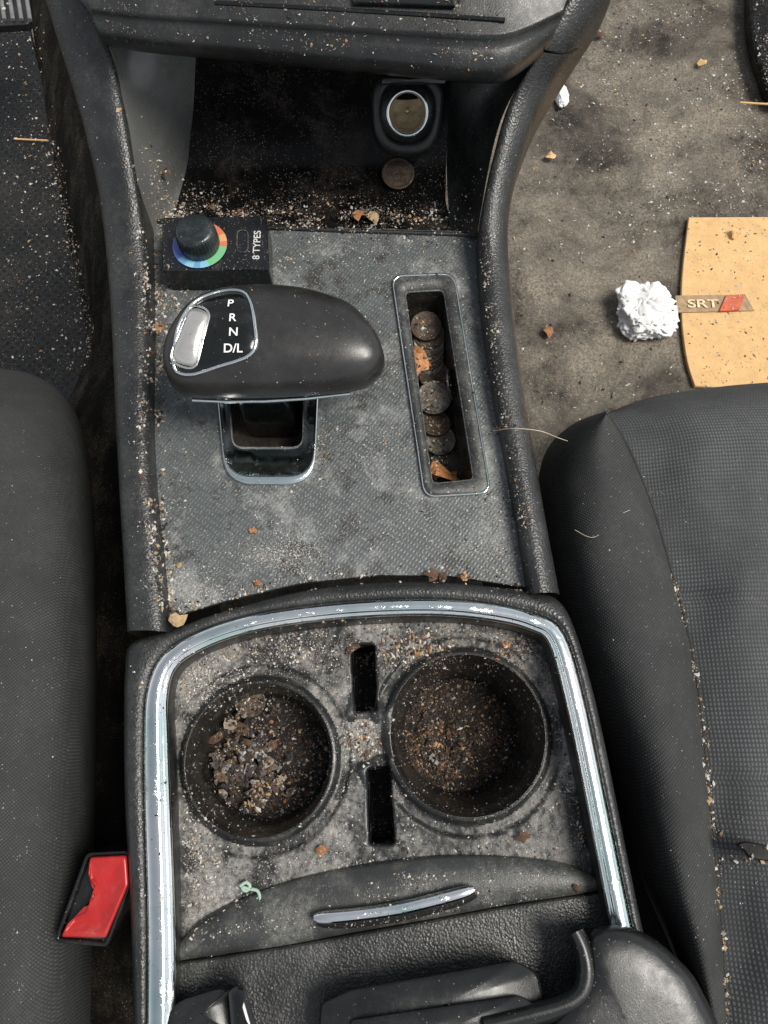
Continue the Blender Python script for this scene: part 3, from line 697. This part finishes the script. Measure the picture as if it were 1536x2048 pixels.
# ---- crumbs
def s_poly(poly,z,clump=0):
    xs=[p[0] for p in poly];ys=[p[1] for p in poly]
    def f():
        while True:
            x=random.uniform(min(xs),max(xs));y=random.uniform(min(ys),max(ys))
            if inpoly(x,y,poly) and (clump==0 or noise.noise(Vector((x/clump,y/clump,2)))+random.uniform(-.25,.25)>.08): return x,y,z
    return f
def s_line(line,w,z,clump=0):
    d=cr([Vector(p) for p in line],60)
    def f():
        while True:
            i=random.randrange(59); p=d[i].lerp(d[i+1],random.random())
            x,y=p.x+random.gauss(0,w),p.y+random.gauss(0,w)
            if clump==0 or noise.noise(Vector((x/clump,y/clump,7)))+random.uniform(-.3,.3)>.05: return x,y,z
    return f
def s_gau(x,y,sx,sy,z):
    return lambda:(random.gauss(x,sx),random.gauss(y,sy),z)
OCT=[Vector(v) for v in ((1,0,0),(-1,0,0),(0,1,0),(0,-1,0),(0,0,1),(0,0,-1))]
OF=[(0,2,4),(2,1,4),(1,3,4),(3,0,4),(2,0,5),(1,2,5),(3,1,5),(0,3,5)]
dgx=bpy.context.evaluated_depsgraph_get()
CLEAN=('knob_body','display','release','door_handle','chrome_trim','dial_knob','colour_ring','gear_letter','button_edge','shifter_bezel')
def scatter(name,label,specs,weights_default=(5,2,2,2,4,.3)):
    vs=[];fs=[];mi=[]
    for samp,cnt,(s0,s1),wt in specs:
        wt=wt or weights_default
        for _ in range(cnt):
            x,y,z=samp(); p=P(x,y,z)
            ok,loc,nr,_i,ob,_m=S.ray_cast(dgx,Vector((p.x,p.y,.3)),Vector((0,0,-1)))
            if not ok: continue
            if ob.name.startswith(CLEAN) and random.random()<.9: continue
            if ob.name=='controller_box' and random.random()<.8: continue
            if ob.name=='cup_tray' and fm[min(_i,len(fm)-1)]==1 and random.random()<.7: continue
            s=s0+(s1-s0)*random.random()**3.5
            R=Matrix.Rotation(random.random()*6.28,3,'Z')@Matrix.Rotation(random.uniform(-.6,.6),3,'X')
            sc=Vector((random.uniform(.6,1.7),random.uniform(.5,1.1),random.uniform(.3,.7)))*s
            b=len(vs)
            for v in OCT:
                q=Vector((v.x*sc.x,v.y*sc.y,v.z*sc.z)) + Vector([random.uniform(-.35,.35)*s for _ in range(3)])
                vs.append(loc+R@q+Vector((0,0,sc.z*.5)))
            m=random.choices(range(6),wt)[0]
            for f in OF: fs.append(tuple(b+i for i in f)); mi.append(m)
    me=bpy.data.meshes.new(name); me.from_pydata([tuple(v) for v in vs],[],fs)
    for m in C: me.materials.append(m)
    me.polygons.foreach_set('material_index',mi); me.update()
    o=bpy.data.objects.new(name,me); COL.objects.link(o); tag(o,None,label,'crumbs','stuff')
TP=[(310,450),(950,470),(1040,1160),(760,1145),(340,1220)]
scatter('panel_crumbs','pale and brown food crumbs scattered over the console panel',[
 (s_poly(TP,0),1400,(.0002,.0010),None),(s_poly(TP,0,90),2600,(.00015,.0006),None),
 (s_line([(300,500),(312,700),(308,900),(322,1100),(335,1230)],9,.002,30),2200,(.00015,.0015),(4,1.5,2,3,6,.4)),
 (s_line([(962,500),(975,650),(1000,850),(1040,1060)],8,.002,30),1000,(.00015,.0010),(3,1,2,3,5,.3)),
 (s_line([(345,1225),(600,1165),(760,1150),(900,1152),(1050,1175)],8,.002,40),800,(.0002,.0012),None),
 (s_line([(420,440),(540,450),(700,455),(930,465)],14,.0,40),900,(.00015,.0011),(4,2,2,3,5,.3)),
 (s_gau(645,850,12,60,0),500,(.0002,.0008),(1,1,4,3,2,1)),
 (s_gau(560,1110,50,22,0),2600,(.00013,.00045),(7,0,0,0,4,0)),(s_gau(400,1180,40,25,0),1200,(.00013,.0005),(6,0,0,0,4,0)),(s_gau(1000,1060,25,60,0),900,(.00015,.0006),(4,0,1,3,4,0)),(s_gau(330,600,20,30,0),350,(.0002,.0012),(4,4,2,2,3,.5)),(s_gau(580,500,30,30,0),500,(.00015,.0007),(5,2,2,1,4,0)),(s_gau(820,640,30,120,0),400,(.00015,.0006),(4,0,1,3,4,0)),
 (s_line([(845,640),(860,760),(885,940)],14,-.02),700,(.0002,.0012),(3,2,5,5,3,.6))])
scatter('cubby_crumbs','crumbs and dust collected in the storage cubby',[
 (s_poly([(360,320),(890,320),(900,440),(350,440)],-.01,60),1500,(.0002,.0010),(2,1.5,4,5,4,.3)),
 (s_gau(325,375,22,35,.02),900,(.0002,.0013),(5,5,2,1,3,.3)),(s_line([(350,425),(600,430),(900,436)],16,-.01,50),1300,(.0002,.0013),(3,2,3,4,4,.3)),
 (s_gau(720,300,80,40,0),200,(.0003,.001),(3,1,2,3,4,.3)),(s_gau(940,380,20,60,.02),160,(.0003,.0009),None)])
TR=[(360,1340),(560,1265),(800,1245),(1050,1270),(1090,1320),(1180,1730),(900,1705),(600,1750),(370,1870)]
scatter('tray_crumbs','thick layer of crumbs and ash on cup holder tray',[
 (s_poly(TR,TZ),3000,(.00018,.0008),(6,1.5,2,2,7,.2)),(s_poly(TR,TZ,50),3500,(.00018,.0007),(7,1,2,2,7,.1)),
 (s_gau(420,1365,45,30,TZ),1500,(.00018,.0008),(8,1,1,1,7,0)),(s_gau(600,1300,60,18,TZ),900,(.0002,.0009),(6,2,2,1,6,0)),
 (s_gau(820,1300,50,18,TZ),800,(.0003,.0015),(3,3,5,2,4,.6)),(s_gau(1030,1300,30,25,TZ),500,(.0003,.0012),(2,3,5,3,2,.5)),
 (s_gau(725,1475,20,26,TZ),900,(.0002,.0012),(5,2,3,1,6,.3)),(s_gau(390,1700,30,80,TZ),1300,(.0002,.0009),(8,1,1,1,6,0)),
 (s_line([(352,1850),(346,1650),(344,1450),(365,1370),(450,1310),(620,1262),(780,1250),(960,1262),(1070,1290),(1100,1370),(1140,1550),(1170,1700)],7,TZ),1500,(.0002,.0010),(5,2,3,3,5,.3)),
 (s_poly([(390,1870),(800,1740),(1180,1740),(1180,1780),(700,1850)],TZ,60),900,(.0002,.0007),(5,1,1,3,6,.1))])
def s_disc(c,r,z):
    def f():
        a=random.random()*6.28; q=r*math.sqrt(random.random())
        return c.x+q*math.cos(a),c.y+q*math.sin(a)
    return f
def scatter_xy(fn):
    def g():
        x,y=fn(); d=Vector((x,y,0))-CAM
        cz=d.dot(Vector((0,math.sin(TH),-math.cos(TH)))); cy=d.dot(Vector((0,math.cos(TH),math.sin(TH))))
        return 768+F*d.x/cz,1024-F*cy/cz,0
    return g
scatter('cup_debris','dirt, ash and brown crumbs filling the cup holders',[
 (scatter_xy(s_disc(cA,.034,0)),3400,(.0002,.0014),(.6,.6,6,9,2.5,.1)),
 (scatter_xy(s_disc(cA+Vector((-.004,-.022,0)),.009,0)),80,(.0008,.0022),(1,5,4,3,1,.3)),
 (scatter_xy(s_disc(cB,.034,0)),3800,(.0002,.0013),(.2,.9,9,9,.6,.5)),
 (scatter_xy(s_disc(cB+Vector((-.010,-.010,0)),.018,0)),500,(.0004,.0020),(.4,1.8,8,5,.8,.9))])
scatter('floor_crumbs','pale and tan crumbs scattered on the carpeted floor',[
 (s_poly([(1030,0),(1536,0),(1536,780),(1080,880),(1030,600)],-.28),1900,(.0003,.0019),(6,3,1,2,3,.4)),
 (s_poly([(1200,0),(1536,0),(1536,400),(1200,500)],-.28,120),2400,(.0003,.0017),(7,3,1,1,3,.2)),
 (s_poly([(1380,440),(1536,440),(1536,770),(1385,770)],-.27),350,(.0004,.0014),(6,4,1,0,1,.3)),
 (s_poly([(0,50),(100,50),(200,740),(0,740)],-.27),1000,(.0003,.0018),(7,2,1,1,3,.3)),
 (s_line([(90,250),(140,450),(200,720)],14,-.28),500,(.0004,.0018),(4,4,3,1,3,.5))])
scatter('seat_crumbs','crumbs caught along the passenger seat seam',[
 (s_line([(1345,1150),(1392,1350),(1408,1480),(1420,1600),(1432,1730),(1445,1880),(1455,2048)],4,-.025,50),380,(.0003,.0014),(4,4,3,0,1,.6)),
 (s_poly([(1440,1650),(1536,1650),(1536,1800),(1440,1850)],-.01),60,(.0003,.0013),(4,5,2,0,1,.6)),
 (s_poly([(1100,850),(1536,800),(1536,2048),(1400,2040)],-.01),150,(.0002,.0005),(7,1,0,0,3,0)),
 (s_poly([(0,780),(170,900),(180,2048),(0,2048)],.0),150,(.0002,.0005),(7,1,0,0,3,0)),
 (s_gau(145,1090,8,15,.0),60,(.0002,.0006),(7,0,0,0,2,0))])
scatter('dashboard_crumbs','fine dust specks on the dashboard panel',[
 (s_poly([(180,0),(1120,0),(1090,95),(950,150),(220,90)],.1),200,(.0002,.0005),(7,1,0,0,5,0)),
 (s_line([(180,200),(220,420),(255,700),(275,1100)],14,.02),140,(.0002,.0005),(6,1,1,0,4,.2)),
 (s_poly([(260,1400),(285,1400),(285,1900),(265,1900)],.02),60,(.0002,.0005),None)])

# ================================================================ LIGHT / CAMERA
w=bpy.data.worlds.new('World'); S.world=w; w.use_nodes=True
nt=w.node_tree; sky=nt.nodes.new('ShaderNodeTexSky'); sky.sky_type='NISHITA'; sky.sun_disc=False
sd=Vector((.50,-.05,.85)).normalized()
sky.sun_elevation=math.asin(sd.z); sky.sun_rotation=math.atan2(sd.x,sd.y)
hs=nt.nodes.new('ShaderNodeHueSaturation'); hs.inputs['Saturation'].default_value=.28
nt.links.new(sky.outputs[0],hs.inputs['Color']); nt.links.new(hs.outputs[0],nt.nodes['Background'].inputs[0]); nt.nodes['Background'].inputs[1].default_value=.145
ld=bpy.data.lights.new('sun','SUN'); ld.energy=4.2; ld.angle=math.radians(26); ld.color=(1,.95,.87)
lo_=bpy.data.objects.new('sun',ld); COL.objects.link(lo_); lo_.rotation_euler=sd.to_track_quat('Z','Y').to_euler()
cd=bpy.data.cameras.new('camera'); co=bpy.data.objects.new('camera',cd); COL.objects.link(co)
co.location=CAM; co.rotation_euler=(TH,0,0); cd.sensor_fit='VERTICAL'; cd.sensor_height=36; cd.lens=F/2048*36; cd.clip_start=.01; cd.clip_end=50
S.camera=co
S.view_settings.view_transform='Standard'; S.view_settings.look='None'; S.view_settings.exposure=0
